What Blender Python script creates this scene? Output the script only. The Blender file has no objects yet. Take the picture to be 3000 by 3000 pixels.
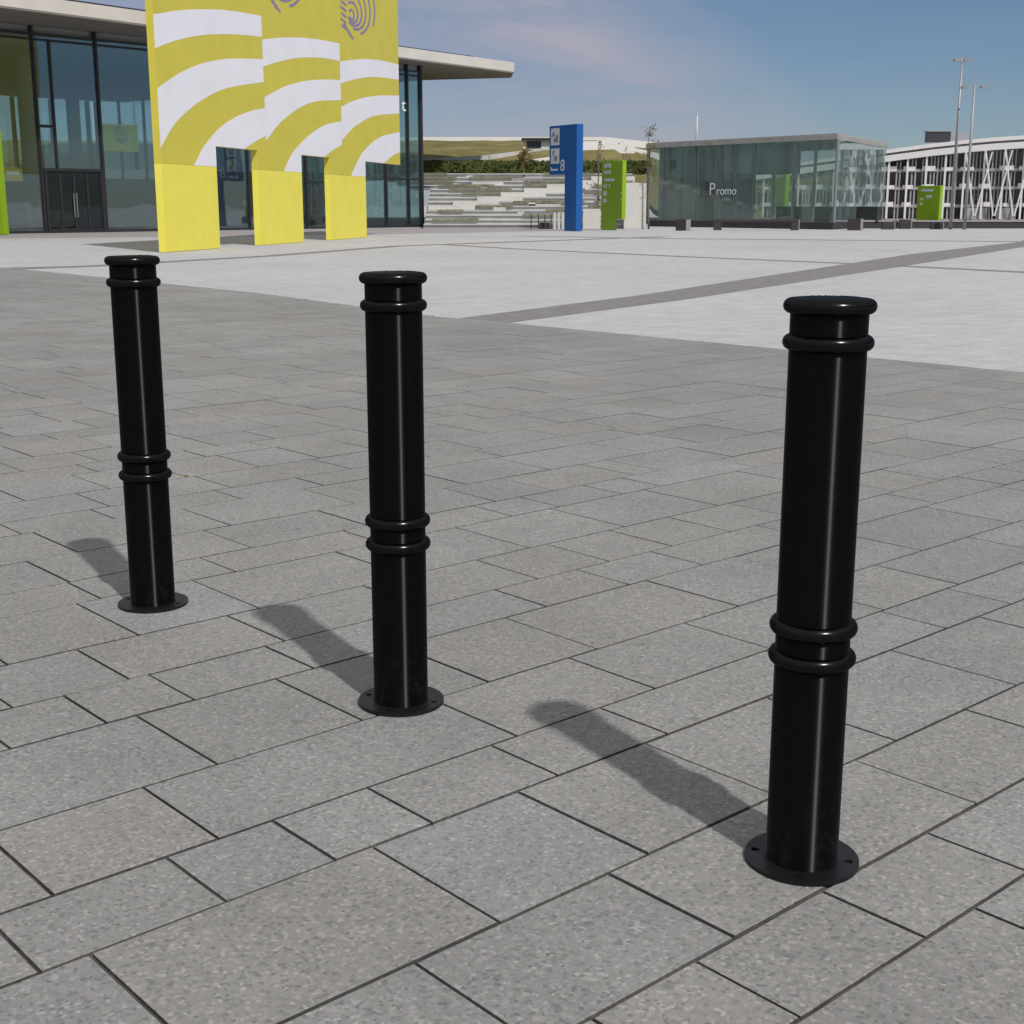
import bpy, bmesh, math, random
from mathutils import Vector, Matrix
R = math.radians
rnd = random.Random(7)
scene = bpy.context.scene
C = scene.collection

# ------------------------------------------------------------------ materials
def mat(name):
    m = bpy.data.materials.new(name); m.use_nodes = True
    nt = m.node_tree
    return m, nt, nt.nodes, nt.links, nt.nodes['Principled BSDF']

def add(nd, kind, **kw):
    n = nd.new(kind)
    for k, v in kw.items():
        setattr(n, k, v)
    return n

def plain(name, col, rough=.6, metal=0., spec=.5, var=.12, scale=6., bump=0.):
    """paint, concrete, metal: base colour with slight mottling and grain"""
    m, nt, nd, lk, p = mat(name)
    p.inputs['Roughness'].default_value = rough
    p.inputs['Metallic'].default_value = metal
    p.inputs['Specular IOR Level'].default_value = spec
    tc = add(nd, 'ShaderNodeTexCoord')
    n1 = add(nd, 'ShaderNodeTexNoise'); n1.inputs['Scale'].default_value = scale; n1.inputs['Detail'].default_value = 6
    lk.new(tc.outputs['Object'], n1.inputs['Vector'])
    mr = add(nd, 'ShaderNodeMapRange')
    mr.inputs['From Min'].default_value = .3; mr.inputs['From Max'].default_value = .7
    mr.inputs['To Min'].default_value = 1 - var; mr.inputs['To Max'].default_value = 1 + var
    lk.new(n1.outputs['Fac'], mr.inputs['Value'])
    mx = add(nd, 'ShaderNodeVectorMath', operation='MULTIPLY')
    mx.inputs[0].default_value = col[:3]
    lk.new(mr.outputs['Result'], mx.inputs[1])
    lk.new(mx.outputs[0], p.inputs['Base Color'])
    if bump:
        b = add(nd, 'ShaderNodeBump'); b.inputs['Strength'].default_value = bump; b.inputs['Distance'].default_value = .01
        n2 = add(nd, 'ShaderNodeTexNoise'); n2.inputs['Scale'].default_value = scale * 20; n2.inputs['Detail'].default_value = 3
        lk.new(tc.outputs['Object'], n2.inputs['Vector']); lk.new(n2.outputs['Fac'], b.inputs['Height'])
        lk.new(b.outputs['Normal'], p.inputs['Normal'])
    return m

def glass(name, tint, refl=.12, milk=0.):
    m = bpy.data.materials.new(name); m.use_nodes = True
    nt = m.node_tree; nd = nt.nodes; lk = nt.links; nd.clear()
    out = add(nd, 'ShaderNodeOutputMaterial')
    tr = add(nd, 'ShaderNodeBsdfTransparent'); tr.inputs[0].default_value = (*tint, 1)
    gl = add(nd, 'ShaderNodeBsdfGlossy'); gl.inputs['Roughness'].default_value = .015
    gl.inputs['Color'].default_value = (.90, .97, 1, 1)
    # Schlick reflectance, the same on both faces of the thin pane
    fr = add(nd, 'ShaderNodeLayerWeight'); fr.inputs['Blend'].default_value = .5
    pw = add(nd, 'ShaderNodeMath', operation='POWER'); pw.inputs[1].default_value = 4.
    lk.new(fr.outputs['Facing'], pw.inputs[0])
    ma = add(nd, 'ShaderNodeMath', operation='MULTIPLY_ADD'); ma.inputs[1].default_value = .9; ma.inputs[2].default_value = refl
    ma.use_clamp = True
    lk.new(pw.outputs[0], ma.inputs[0])
    tc = add(nd, 'ShaderNodeTexCoord')
    nz = add(nd, 'ShaderNodeTexNoise'); nz.inputs['Scale'].default_value = .35
    lk.new(tc.outputs['Object'], nz.inputs['Vector'])
    bp = add(nd, 'ShaderNodeBump'); bp.inputs['Strength'].default_value = .03; bp.inputs['Distance'].default_value = .3
    lk.new(nz.outputs['Fac'], bp.inputs['Height']); lk.new(bp.outputs[0], gl.inputs['Normal'])
    mx = add(nd, 'ShaderNodeMixShader')
    lk.new(ma.outputs[0], mx.inputs[0]); lk.new(tr.outputs[0], mx.inputs[1]); lk.new(gl.outputs[0], mx.inputs[2])
    if milk:                                          # milky pane: a little white scatter
        dd = add(nd, 'ShaderNodeBsdfDiffuse'); dd.inputs[0].default_value = (.55,.63,.62,1)
        tl = add(nd, 'ShaderNodeBsdfTranslucent'); tl.inputs[0].default_value = (.55,.63,.62,1)
        ad = add(nd, 'ShaderNodeMixShader'); ad.inputs[0].default_value = .5
        lk.new(dd.outputs[0], ad.inputs[1]); lk.new(tl.outputs[0], ad.inputs[2])
        m2 = add(nd, 'ShaderNodeMixShader'); m2.inputs[0].default_value = milk
        lk.new(mx.outputs[0], m2.inputs[1]); lk.new(ad.outputs[0], m2.inputs[2]); mx = m2
    lk.new(mx.outputs[0], out.inputs['Surface'])
    return m

def slab_material():
    m, nt, nd, lk, p = mat('granite_paving')
    p.inputs['Roughness'].default_value = .72
    p.inputs['Specular IOR Level'].default_value = .35
    tc = add(nd, 'ShaderNodeTexCoord')
    at = add(nd, 'ShaderNodeAttribute', attribute_name='tint')
    # stone flecks about a centimetre across
    v1 = add(nd, 'ShaderNodeTexVoronoi'); v1.inputs['Scale'].default_value = 100; v1.inputs['Randomness'].default_value = .8
    v1.distance = 'CHEBYCHEV'
    lk.new(tc.outputs['Object'], v1.inputs['Vector'])
    sx = add(nd, 'ShaderNodeSeparateColor'); lk.new(v1.outputs['Color'], sx.inputs[0])
    cr = add(nd, 'ShaderNodeValToRGB')
    e = cr.color_ramp.elements
    e[0].position = 0; e[0].color = (.66, .66, .66, 1)
    e[1].position = 1; e[1].color = (1.42, 1.42, 1.42, 1)
    for pos, c in ((.07, .80), (.22, .94), (.78, 1.05), (.93, 1.2)):
        q = e.new(pos); q.color = (c, c, c, 1)
    lk.new(sx.outputs[0], cr.inputs[0])
    # warm / cool drift of the flecks
    wc = add(nd, 'ShaderNodeVectorMath', operation='MULTIPLY_ADD')
    wc.inputs[1].default_value = (.09, .06, .09); wc.inputs[2].default_value = (.955, .97, .955)
    lk.new(v1.outputs['Color'], wc.inputs[0])
    n2 = add(nd, 'ShaderNodeTexNoise'); n2.inputs['Scale'].default_value = 1.1; n2.inputs['Detail'].default_value = 7; n2.inputs['Roughness'].default_value = .65
    lk.new(tc.outputs['Object'], n2.inputs['Vector'])
    mr = add(nd, 'ShaderNodeMapRange'); mr.inputs['From Min'].default_value = .3; mr.inputs['From Max'].default_value = .7
    mr.inputs['To Min'].default_value = .88; mr.inputs['To Max'].default_value = 1.11
    lk.new(n2.outputs['Fac'], mr.inputs['Value'])
    n3 = add(nd, 'ShaderNodeTexNoise'); n3.inputs['Scale'].default_value = 260; n3.inputs['Detail'].default_value = 2
    lk.new(tc.outputs['Object'], n3.inputs['Vector'])
    m3 = add(nd, 'ShaderNodeMapRange'); m3.inputs['To Min'].default_value = .88; m3.inputs['To Max'].default_value = 1.12
    lk.new(n3.outputs['Fac'], m3.inputs['Value'])
    # old gum and drip spots, and larger weathered patches
    v2 = add(nd, 'ShaderNodeTexVoronoi'); v2.inputs['Scale'].default_value = 2.3
    lk.new(tc.outputs['Object'], v2.inputs['Vector'])
    g2 = add(nd, 'ShaderNodeMapRange'); g2.inputs['From Min'].default_value = .035; g2.inputs['From Max'].default_value = .055
    g2.inputs['To Min'].default_value = .78; g2.inputs['To Max'].default_value = 1.
    lk.new(v2.outputs['Distance'], g2.inputs['Value'])
    n4 = add(nd, 'ShaderNodeTexNoise'); n4.inputs['Scale'].default_value = .33; n4.inputs['Detail'].default_value = 5; n4.inputs['Distortion'].default_value = .8
    lk.new(tc.outputs['Object'], n4.inputs['Vector'])
    m4 = add(nd, 'ShaderNodeMapRange'); m4.inputs['From Min'].default_value = .35; m4.inputs['From Max'].default_value = .65
    m4.inputs['To Min'].default_value = .92; m4.inputs['To Max'].default_value = 1.06
    lk.new(n4.outputs['Fac'], m4.inputs['Value'])
    prev = at.outputs['Color']
    for s in (g2.outputs[0], m4.outputs[0], cr.outputs[0], wc.outputs[0], mr.outputs[0], m3.outputs[0]):
        mm = add(nd, 'ShaderNodeVectorMath', operation='MULTIPLY')
        lk.new(prev, mm.inputs[0]); lk.new(s, mm.inputs[1]); prev = mm.outputs[0]
    lk.new(prev, p.inputs['Base Color'])
    b = add(nd, 'ShaderNodeBump'); b.inputs['Strength'].default_value = .22; b.inputs['Distance'].default_value = .0015
    lk.new(n3.outputs['Fac'], b.inputs['Height']); lk.new(b.outputs[0], p.inputs['Normal'])
    return m

def plaza_material():
    m, nt, nd, lk, p = mat('pale_concrete_paving')
    p.inputs['Roughness'].default_value = .85
    p.inputs['Specular IOR Level'].default_value = .3
    tc = add(nd, 'ShaderNodeTexCoord')
    mp = add(nd, 'ShaderNodeMapping'); mp.inputs['Rotation'].default_value = (0, 0, R(-41.7))
    lk.new(tc.outputs['Object'], mp.inputs['Vector'])
    br = add(nd, 'ShaderNodeTexBrick'); br.inputs['Scale'].default_value = 1.0
    br.inputs['Brick Width'].default_value = .8; br.inputs['Row Height'].default_value = .4
    br.inputs['Mortar Size'].default_value = .008; br.inputs['Mortar Smooth'].default_value = .3
    br.inputs['Color1'].default_value = (.388, .394, .412, 1); br.inputs['Color2'].default_value = (.414, .42, .439, 1)
    br.inputs['Mortar'].default_value = (.29, .294, .306, 1)
    lk.new(mp.outputs[0], br.inputs['Vector'])
    prev = br.outputs['Color']
    for sc, lo, hi, det in ((.12, .93, 1.06, 5), (2.2, .93, 1.07, 6), (45, .86, 1.14, 2)):
        n = add(nd, 'ShaderNodeTexNoise'); n.inputs['Scale'].default_value = sc; n.inputs['Detail'].default_value = det
        lk.new(tc.outputs['Object'], n.inputs['Vector'])
        r = add(nd, 'ShaderNodeMapRange'); r.inputs['From Min'].default_value = .3; r.inputs['From Max'].default_value = .7
        r.inputs['To Min'].default_value = lo; r.inputs['To Max'].default_value = hi
        lk.new(n.outputs['Fac'], r.inputs['Value'])
        mm = add(nd, 'ShaderNodeVectorMath', operation='MULTIPLY')
        lk.new(prev, mm.inputs[0]); lk.new(r.outputs[0], mm.inputs[1]); prev = mm.outputs[0]
    lk.new(prev, p.inputs['Base Color'])
    return m

def bollard_paint(name='gloss_black_paint', rough=.46, aniso=.79, f0=.025, f90=.30):
    """gloss black paint over a turned steel tube: highlights drawn out along the tube"""
    m = bpy.data.materials.new(name); m.use_nodes = True
    nt = m.node_tree; nd = nt.nodes; lk = nt.links; nd.clear()
    out = add(nd, 'ShaderNodeOutputMaterial')
    df = add(nd, 'ShaderNodeBsdfDiffuse')
    tc = add(nd, 'ShaderNodeTexCoord')
    # dust: thin film that gathers near the foot, in patches
    n1 = add(nd, 'ShaderNodeTexNoise'); n1.inputs['Scale'].default_value = 26; n1.inputs['Detail'].default_value = 8; n1.inputs['Roughness'].default_value = .7
    lk.new(tc.outputs['Object'], n1.inputs['Vector'])
    sp = add(nd, 'ShaderNodeSeparateXYZ'); lk.new(tc.outputs['Object'], sp.inputs[0])
    zr = add(nd, 'ShaderNodeMapRange'); zr.inputs['From Min'].default_value = .02; zr.inputs['From Max'].default_value = .22
    zr.inputs['To Min'].default_value = 1; zr.inputs['To Max'].default_value = .12
    lk.new(sp.outputs['Z'], zr.inputs['Value'])
    nr = add(nd, 'ShaderNodeMapRange'); nr.inputs['From Min'].default_value = .5; nr.inputs['From Max'].default_value = .75
    lk.new(n1.outputs['Fac'], nr.inputs['Value'])
    du = add(nd, 'ShaderNodeMath', operation='MULTIPLY'); lk.new(zr.outputs[0], du.inputs[0]); lk.new(nr.outputs[0], du.inputs[1])
    mx = add(nd, 'ShaderNodeMix', data_type='RGBA'); mx.inputs['A'].default_value = (.0008,.0008,.0009,1); mx.inputs['B'].default_value = (.014,.0135,.012,1)
    lk.new(du.outputs[0], mx.inputs['Factor']); lk.new(mx.outputs['Result'], df.inputs['Color'])
    tg = add(nd, 'ShaderNodeTangent', direction_type='RADIAL', axis='Z')
    gl = add(nd, 'ShaderNodeBsdfAnisotropic'); gl.distribution = 'GGX'
    gl.inputs['Roughness'].default_value = rough; gl.inputs['Anisotropy'].default_value = aniso
    lk.new(tg.outputs[0], gl.inputs['Tangent'])
    fr = add(nd, 'ShaderNodeLayerWeight'); fr.inputs['Blend'].default_value = .5
    pw = add(nd, 'ShaderNodeMath', operation='POWER'); pw.inputs[1].default_value = 5.
    lk.new(fr.outputs['Facing'], pw.inputs[0])
    ma = add(nd, 'ShaderNodeMath', operation='MULTIPLY_ADD'); ma.inputs[1].default_value = f90; ma.inputs[2].default_value = f0
    lk.new(pw.outputs[0], ma.inputs[0])
    ms = add(nd, 'ShaderNodeMixShader')
    lk.new(ma.outputs[0], ms.inputs[0]); lk.new(df.outputs[0], ms.inputs[1]); lk.new(gl.outputs[0], ms.inputs[2])
    lk.new(ms.outputs[0], out.inputs['Surface'])
    return m

def foliage(name, c1, c2):
    m, nt, nd, lk, p = mat(name)
    p.inputs['Roughness'].default_value = .7
    p.inputs['Specular IOR Level'].default_value = .25
    g = add(nd, 'ShaderNodeNewGeometry')
    cr = add(nd, 'ShaderNodeValToRGB')
    cr.color_ramp.elements[0].color = (*c1, 1); cr.color_ramp.elements[1].color = (*c2, 1)
    lk.new(g.outputs['Random Per Island'], cr.inputs[0])
    lk.new(cr.outputs[0], p.inputs['Base Color'])
    return m

def grass_material():
    m, nt, nd, lk, p = mat('dry_grass')
    p.inputs['Roughness'].default_value = .95; p.inputs['Specular IOR Level'].default_value = .1
    tc = add(nd, 'ShaderNodeTexCoord')
    n = add(nd, 'ShaderNodeTexNoise'); n.inputs['Scale'].default_value = .25; n.inputs['Detail'].default_value = 9; n.inputs['Roughness'].default_value = .7
    lk.new(tc.outputs['Object'], n.inputs['Vector'])
    cr = add(nd, 'ShaderNodeValToRGB')
    cr.color_ramp.elements[0].position = .35; cr.color_ramp.elements[0].color = (.10, .092, .035, 1)
    cr.color_ramp.elements[1].position = .68; cr.color_ramp.elements[1].color = (.225, .195, .085, 1)
    lk.new(n.outputs['Fac'], cr.inputs[0]); lk.new(cr.outputs[0], p.inputs['Base Color'])
    return m

M = dict(
    slab=slab_material(), plaza=plaza_material(), paint=bollard_paint(), grass=grass_material(),
    trim=bollard_paint('gloss_black_enamel', .21, 0., .028, .12),
    plate=plain('satin_black_steel', (.0065, .007, .008), .45, spec=.3, var=.1, scale=30),
    bed=plain('dark_joint_sand', (.075, .07, .066), .95, spec=.1, var=.6, scale=9),
    band=plain('dark_stone_band', (.185, .179, .183), .8, spec=.3, var=.14, scale=3, bump=.2),
    apron=plain('grey_stone_apron', (.30, .283, .288), .8, spec=.3, var=.1, scale=1.5),
    yellow=plain('yellow_enamel', (.83, .74, .095), .45, var=.035, scale=1.2),
    yellow2=plain('mustard_yellow_foil', (.60, .525, .06), .5, var=.04, scale=.8),
    white=plain('white_foil', (.80, .785, .84), .5, var=.03, scale=.8),
    logo=plain('mauve_print', (.25, .205, .33), .6, var=.05),
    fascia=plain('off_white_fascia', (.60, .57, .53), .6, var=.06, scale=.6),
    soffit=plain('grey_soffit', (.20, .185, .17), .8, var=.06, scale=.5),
    edge=plain('dark_roof_edge', (.025, .026, .035), .5),
    mull=plain('anthracite_metal', (.022, .022, .028), .45, var=.1),
    dark=plain('dark_interior_wall', (.035, .04, .042), .8, var=.3, scale=.8),
    ceil=plain('interior_ceiling', (.35, .38, .42), .8, var=.08, scale=.4),
    column=plain('white_concrete', (.55, .56, .56), .7, var=.06),
    hall_glass=glass('hall_glass', (.80, .90, .90), .13, .035),
    pav_glass=glass('pavilion_glass', (.88, .95, .935), .085, .12),
    door_glass=glass('door_glass', (.42, .48, .47), .05, 0.),
    blue=plain('blue_enamel', (.006, .09, .335), .4, var=.05),
    green=plain('lime_enamel', (.235, .40, .008), .4, var=.06),
    signwhite=plain('sign_white', (.62, .64, .70), .6, var=.05),
    signgrey=plain('sign_grey', (.22, .24, .30), .6, var=.05),
    concrete=plain('pale_concrete', (.49, .49, .48), .85, var=.10, scale=1.2, bump=.1),
    warmwhite=plain('warm_white_stone', (.58, .565, .535), .8, var=.08),
    turf=plain('turf_strip', (.21, .205, .14), .95, spec=.1, var=.4, scale=4),
    bench=plain('dark_basalt', (.035, .03, .036), .7, var=.2),
    benchend=plain('grey_stone_and_lit_basalt', (.30, .27, .29), .8, var=.1),  # grey stone blocks and counter; sunlit faces painted on benches and low wall
    core=plain('grey_concrete_core', (.30, .305, .29), .8, var=.15, scale=1),
    brown=plain('dark_brown_door', (.022, .016, .012), .6),
    fin=plain('grey_green_fin', (.17, .205, .21), .5),
    pole=plain('galvanised_steel', (.30, .30, .32), .5, metal=.3),
    polelite=plain('white_pole_paint', (.52, .52, .54), .5),
    bark=plain('grey_bark', (.16, .125, .10), .9, var=.3, scale=10),
    leafdark=foliage('hedge_leaf', (.028, .042, .010), (.095, .115, .028)),
    leaftree=foliage('young_leaf', (.055, .06, .02), (.16, .15, .05)),
    leafautumn=foliage('autumn_leaf', (.09, .06, .015), (.17, .12, .02)),
    slat=plain('white_painted_steel', (.74, .73, .72), .5, var=.05),
    garage=plain('garage_recess', (.33, .325, .335), .85, var=.3, scale=.5),
    slabedge=plain('grey_slab_edge', (.36, .34, .35), .8, var=.1),
    amber=plain('amber_panel', (.45, .26, .02), .5),
    carwhite=plain('white_car_paint', (.72, .72, .72), .25),
    cardark=plain('dark_car_paint', (.03, .035, .05), .25),
    carglass=plain('car_window', (.02, .025, .03), .1),
    tyre=plain('tyre_rubber', (.02, .02, .02), .8),
)

# ------------------------------------------------------------------ mesh helpers
class MB:
    def __init__(s): s.v = []; s.f = []
    def quad(s, a, b, c, d):
        n = len(s.v); s.v += [a, b, c, d]; s.f.append((n, n+1, n+2, n+3)); return s
    def poly(s, pts):
        n = len(s.v); s.v += list(pts); s.f.append(tuple(range(n, n+len(pts)))); return s
    def box(s, x0, x1, y0, y1, z0, z1):
        n = len(s.v)
        s.v += [(x0,y0,z0),(x1,y0,z0),(x1,y1,z0),(x0,y1,z0),(x0,y0,z1),(x1,y0,z1),(x1,y1,z1),(x0,y1,z1)]
        s.f += [tuple(n+i for i in q) for q in ((3,2,1,0),(4,5,6,7),(0,1,5,4),(1,2,6,5),(2,3,7,6),(3,0,4,7))]
        return s
    def prism(s, pts, z0, z1):
        """outline in x,y (counter-clockwise) extruded z0..z1"""
        n = len(s.v); k = len(pts)
        s.v += [(p[0], p[1], z0) for p in pts] + [(p[0], p[1], z1) for p in pts]
        s.f.append(tuple(n+i for i in reversed(range(k)))); s.f.append(tuple(n+k+i for i in range(k)))
        for i in range(k):
            j = (i+1) % k; s.f.append((n+i, n+j, n+k+j, n+k+i))
        return s
    def xzprism(s, pts, y0, y1):
        """outline in x,z (counter-clockwise seen from -y) extruded y0 (front)..y1"""
        n = len(s.v); k = len(pts)
        s.v += [(p[0], y0, p[1]) for p in pts] + [(p[0], y1, p[1]) for p in pts]
        s.f.append(tuple(n+i for i in range(k))); s.f.append(tuple(n+k+i for i in reversed(range(k))))
        for i in range(k):
            j = (i+1) % k; s.f.append((n+j, n+i, n+k+i, n+k+j))
        return s
    def bar(s, a, b, w, h=None):
        a = Vector(a); b = Vector(b); h = h or w
        t = (b-a).normalized(); up = Vector((0,0,1)) if abs(t.z) < .95 else Vector((0,1,0))
        x = t.cross(up).normalized() * w/2; y = x.cross(t).normalized() * h/2
        n = len(s.v)
        for p in (a, b): s.v += [tuple(p-x-y), tuple(p+x-y), tuple(p+x+y), tuple(p-x+y)]
        s.f += [tuple(n+i for i in q) for q in ((3,2,1,0),(4,5,6,7),(0,1,5,4),(1,2,6,5),(2,3,7,6),(3,0,4,7))]
        return s
    def tube(s, path, seg=10):
        """path: list of (x,y,z,r)"""
        n = len(s.v)
        for i, p in enumerate(path):
            q = path[min(i+1, len(path)-1)]; o = path[max(i-1, 0)]
            t = (Vector(q[:3]) - Vector(o[:3])).normalized()
            up = Vector((1,0,0)) if abs(t.x) < .9 else Vector((0,1,0))
            x = t.cross(up).normalized(); y = t.cross(x)
            for k in range(seg):
                a = 2*math.pi*k/seg
                s.v.append(tuple(Vector(p[:3]) + (x*math.cos(a) + y*math.sin(a))*p[3]))
        for i in range(len(path)-1):
            for k in range(seg):
                l = (k+1) % seg
                s.f.append((n+i*seg+k, n+i*seg+l, n+(i+1)*seg+l, n+(i+1)*seg+k))
        s.f.append(tuple(n+k for k in reversed(range(seg)))); m0 = n+(len(path)-1)*seg
        s.f.append(tuple(m0+k for k in range(seg)))
        return s
    def lathe(s, prof, seg=64):
        """prof: list of (r,z); r=0 ends closed"""
        n = len(s.v)
        for r, z in prof:
            for k in range(seg):
                a = 2*math.pi*k/seg; s.v.append((r*math.cos(a), r*math.sin(a), z))
        for i in range(len(prof)-1):
            for k in range(seg):
                l = (k+1) % seg
                s.f.append((n+i*seg+k, n+i*seg+l, n+(i+1)*seg+l, n+(i+1)*seg+k))
        return s
    def leaf(s, c, size, r):
        a = Vector((r.uniform(-1,1), r.uniform(-1,1), r.uniform(-1,1))).normalized()
        b = a.cross(Vector((r.uniform(-1,1), r.uniform(-1,1), r.uniform(-1,1)))).normalized()
        c = Vector(c); n = len(s.v)
        s.v += [tuple(c - a*size), tuple(c + b*size*.55), tuple(c + a*size), tuple(c - b*size*.55)]
        s.f.append((n, n+1, n+2, n+3))
        return s
    def build(s, name, m, parent=None, smooth=False, merge=0., bevel=0.):
        me = bpy.data.meshes.new(name); me.from_pydata(s.v, [], s.f); me.update()
        if merge:
            bm = bmesh.new(); bm.from_mesh(me); bmesh.ops.remove_doubles(bm, verts=bm.verts, dist=merge)
            bmesh.ops.recalc_face_normals(bm, faces=bm.faces)
            bm.to_mesh(me); bm.free()
        me.materials.append(M[m])
        if smooth:
            me.polygons.foreach_set('use_smooth', [True]*len(me.polygons))
        o = bpy.data.objects.new(name, me); C.objects.link(o)
        if parent: o.parent = parent
        if bevel:
            b = o.modifiers.new('bevel', 'BEVEL'); b.width = bevel; b.segments = 2; b.limit_method = 'ANGLE'
        return o

def tag(o, label, cat, group=None):
    o['label'] = label; o['category'] = cat
    if group: o['group'] = group
    return o
def thing(name, label, cat, loc=(0,0,0), rotz=0., group=None):
    o = bpy.data.objects.new(name, None); C.objects.link(o); o.empty_display_size = .3
    o.location = loc; o.rotation_euler = (0,0,rotz)
    return tag(o, label, cat, group)
def struct(o): o['kind'] = 'structure'; return o
def copy_thing(o, loc, label, rotz=None):
    c = o.copy(); C.objects.link(c); c.location = loc; c['label'] = label
    if rotz is not None: c.rotation_euler = (0,0,rotz)
    for ch in list(o.children):
        d = ch.copy(); C.objects.link(d); d.parent = c
        for g in list(ch.children):
            e = g.copy(); C.objects.link(e); e.parent = d
    return c
def text_mesh(name, body, size, m, parent, loc, rot=(R(90),0,0), extrude=.01, sx=1.):
    cu = bpy.data.curves.new(name, 'FONT'); cu.body = body; cu.size = size; cu.extrude = extrude
    t = bpy.data.objects.new('tmp', cu); C.objects.link(t)
    bpy.context.view_layer.update()
    me = bpy.data.meshes.new_from_object(t.evaluated_get(bpy.context.evaluated_depsgraph_get()))
    bpy.data.objects.remove(t); bpy.data.curves.remove(cu)
    me.name = name; me.materials.clear(); me.materials.append(M[m])
    o = bpy.data.objects.new(name, me); C.objects.link(o); o.parent = parent
    o.location = loc; o.rotation_euler = rot; o.scale = (sx,1,1)
    return o

# ------------------------------------------------------------------ ground
# paving grid: u runs along the rows (right and away), v across them (left and away)
TH = R(48.3); UX, UY = math.sin(TH), math.cos(TH); VX, VY = -UY, UX
def W(u, v, z=0.): return (u*UX + v*VX, u*UY + v*VY, z)

b = MB(); b.quad((-2500,-2500,-.014), (2500,-2500,-.014), (2500,2500,-.014), (-2500,2500,-.014))
struct(b.build('ground', 'plaza'))

UMAX = 12.6
def edge_u(v):                                       # where the setts give way to the pale paving
    e = [(-99,12.53),(14.6,12.53),(15.5,12.45),(22.3,13.38),(33,13.87),(99,13.9)]
    for (a, p), (c, q) in zip(e, e[1:]):
        if v <= c: return p + (q-p)*(v-a)/(c-a)
bed = MB(); bed.poly([W(-9,-9,-.009)] + [W(edge_u(v_)-.12,v_,-.009) for v_ in (-9,14.6,15.5,22.3,33,35.8)] + [W(-9,46,-.009)])
struct(bed.build('joint_bed', 'bed'))

# rows of random-length setts, three course widths (0.3 / 0.4 / 0.5 m) in turn
rows = [1.42,1.705,2.105,2.605,2.905,3.33,3.85,4.18,4.61,5.17,5.50,5.97,6.50]
known = {1:[2.05,2.51,2.97],2:[1.59,2.19,3.23],3:[1.08,1.84,2.34,2.86,4.19],4:[.97,1.42,1.73,2.04,2.50,2.97,4.58],
 5:[1.57,2.61,3.24,3.87,5.18],6:[1.81,2.33,2.86,3.39,4.21,5.58,6.43],7:[1.40,1.71,2.02,2.49,3.62,4.11,4.60],
 8:[1.54,1.95,2.58,3.88,4.33,4.76,5.20],9:[2.2,2.73,4.22,5.62,6.46],10:[2.31,2.95,4.61,4.95,5.45,5.78,6.66],
 11:[2.32,3.23,4.78,5.22,5.90,6.13,6.83,7.3],12:[2.57,3.39,5.64,6.5,7.08]}
vlist = list(rows); wcyc = [.31,.44,.53]; i = 0
while vlist[-1] < 45: vlist.append(vlist[-1] + wcyc[i % 3]); i += 1
lo = []; v = rows[0]; wc2 = [.49,.40,.285]; i = 0
while v > -9: v -= wc2[i % 3]; lo.append(v); i += 1
vlist = lo[::-1] + vlist
base_i = len(lo)
verts = []; faces = []; tints = []
GAPR, GAPC, BV = .0118, .0100, .0015
def slab(u0, u1, v0, v1):
    n = len(verts)
    dz = rnd.uniform(-.0012, .0012); t1 = rnd.uniform(-.0006,.0006)
    o = [(u0,v0),(u1,v0),(u1,v1),(u0,v1)]
    for k,(a,c) in enumerate(o): verts.append(W(a,c,-.0085))
    for k,(a,c) in enumerate(o): verts.append(W(a,c,-.0011+dz))
    ins = [(u0+BV,v0+BV),(u1-BV,v0+BV),(u1-BV,v1-BV),(u0+BV,v1-BV)]
    for k,(a,c) in enumerate(ins): verts.append(W(a,c,dz+(t1 if k<2 else -t1)))
    g = .221*(1+rnd.gauss(0,.030)); w = rnd.gauss(0,.008)
    col = (g*(.99+w), g*(.997), g*(.985-w))
    faces.append((n+8,n+9,n+10,n+11)); tints.append(col)
    gr = rnd.uniform(.06,.12)                       # joint grime on the setts' flanks
    for k in range(4):
        l = (k+1)%4
        faces.append((n+4+k,n+4+l,n+8+l,n+8+k)); tints.append(col)
        faces.append((n+k,n+l,n+4+l,n+4+k)); tints.append((gr,gr*.96,gr*.94))
for r in range(len(vlist)-1):
    v0, v1 = vlist[r], vlist[r+1]
    if v0 > 36: break
    w = v1 - v0
    idx = r - base_i + 1
    js = sorted(known.get(idx, []))
    cuts = []
    u = -3.5 + rnd.random()*.5
    ks = js[0] if js else None
    while u < (ks-.25 if ks else 1e9) and u < UMAX+2:
        cuts.append(u); u += rnd.choice((.45,.5,.62,.75,.85,.55))
    if js:
        for j_, k_ in zip(js, js[1:]+[None]):
            cuts.append(j_)
            if k_ and k_-j_ > 1.15:
                q = max(2, round((k_-j_)/.72)); st = (k_-j_)/q
                cuts += [j_+st*z+rnd.uniform(-.1,.1) for z in range(1,q)]
        u = js[-1] + rnd.choice((.5,.62,.8))
        while u < UMAX+2:
            cuts.append(u); u += rnd.choice((.42,.5,.62,.75,.9,.55))
    # the sett field ends at the pale paving, which steps out to the left
    lim = edge_u((v0+v1)/2)
    for a_, c_ in zip(cuts, cuts[1:]):
        if a_ >= lim-.06: break
        if lim-c_ < .12: c_ = lim
        slab(a_+GAPC/2, min(c_, lim)-GAPC/2, v0+GAPR/2, v1-GAPR/2)
me = bpy.data.meshes.new('pavement'); me.from_pydata(verts, [], faces); me.update()
ca = me.color_attributes.new('tint', 'FLOAT_COLOR', 'CORNER')
flat = []
for f, c in zip(me.polygons, tints): flat += [c[0],c[1],c[2],1.]*f.loop_total
ca.data.foreach_set('color', flat)
me.materials.append(M['slab'])
o = bpy.data.objects.new('pavement', me); C.objects.link(o); struct(o)

def sheet(name, pts, z, m):
    b = MB(); b.poly([(x,y,z) for x,y in pts])
    return struct(b.build(name, m))
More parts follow.
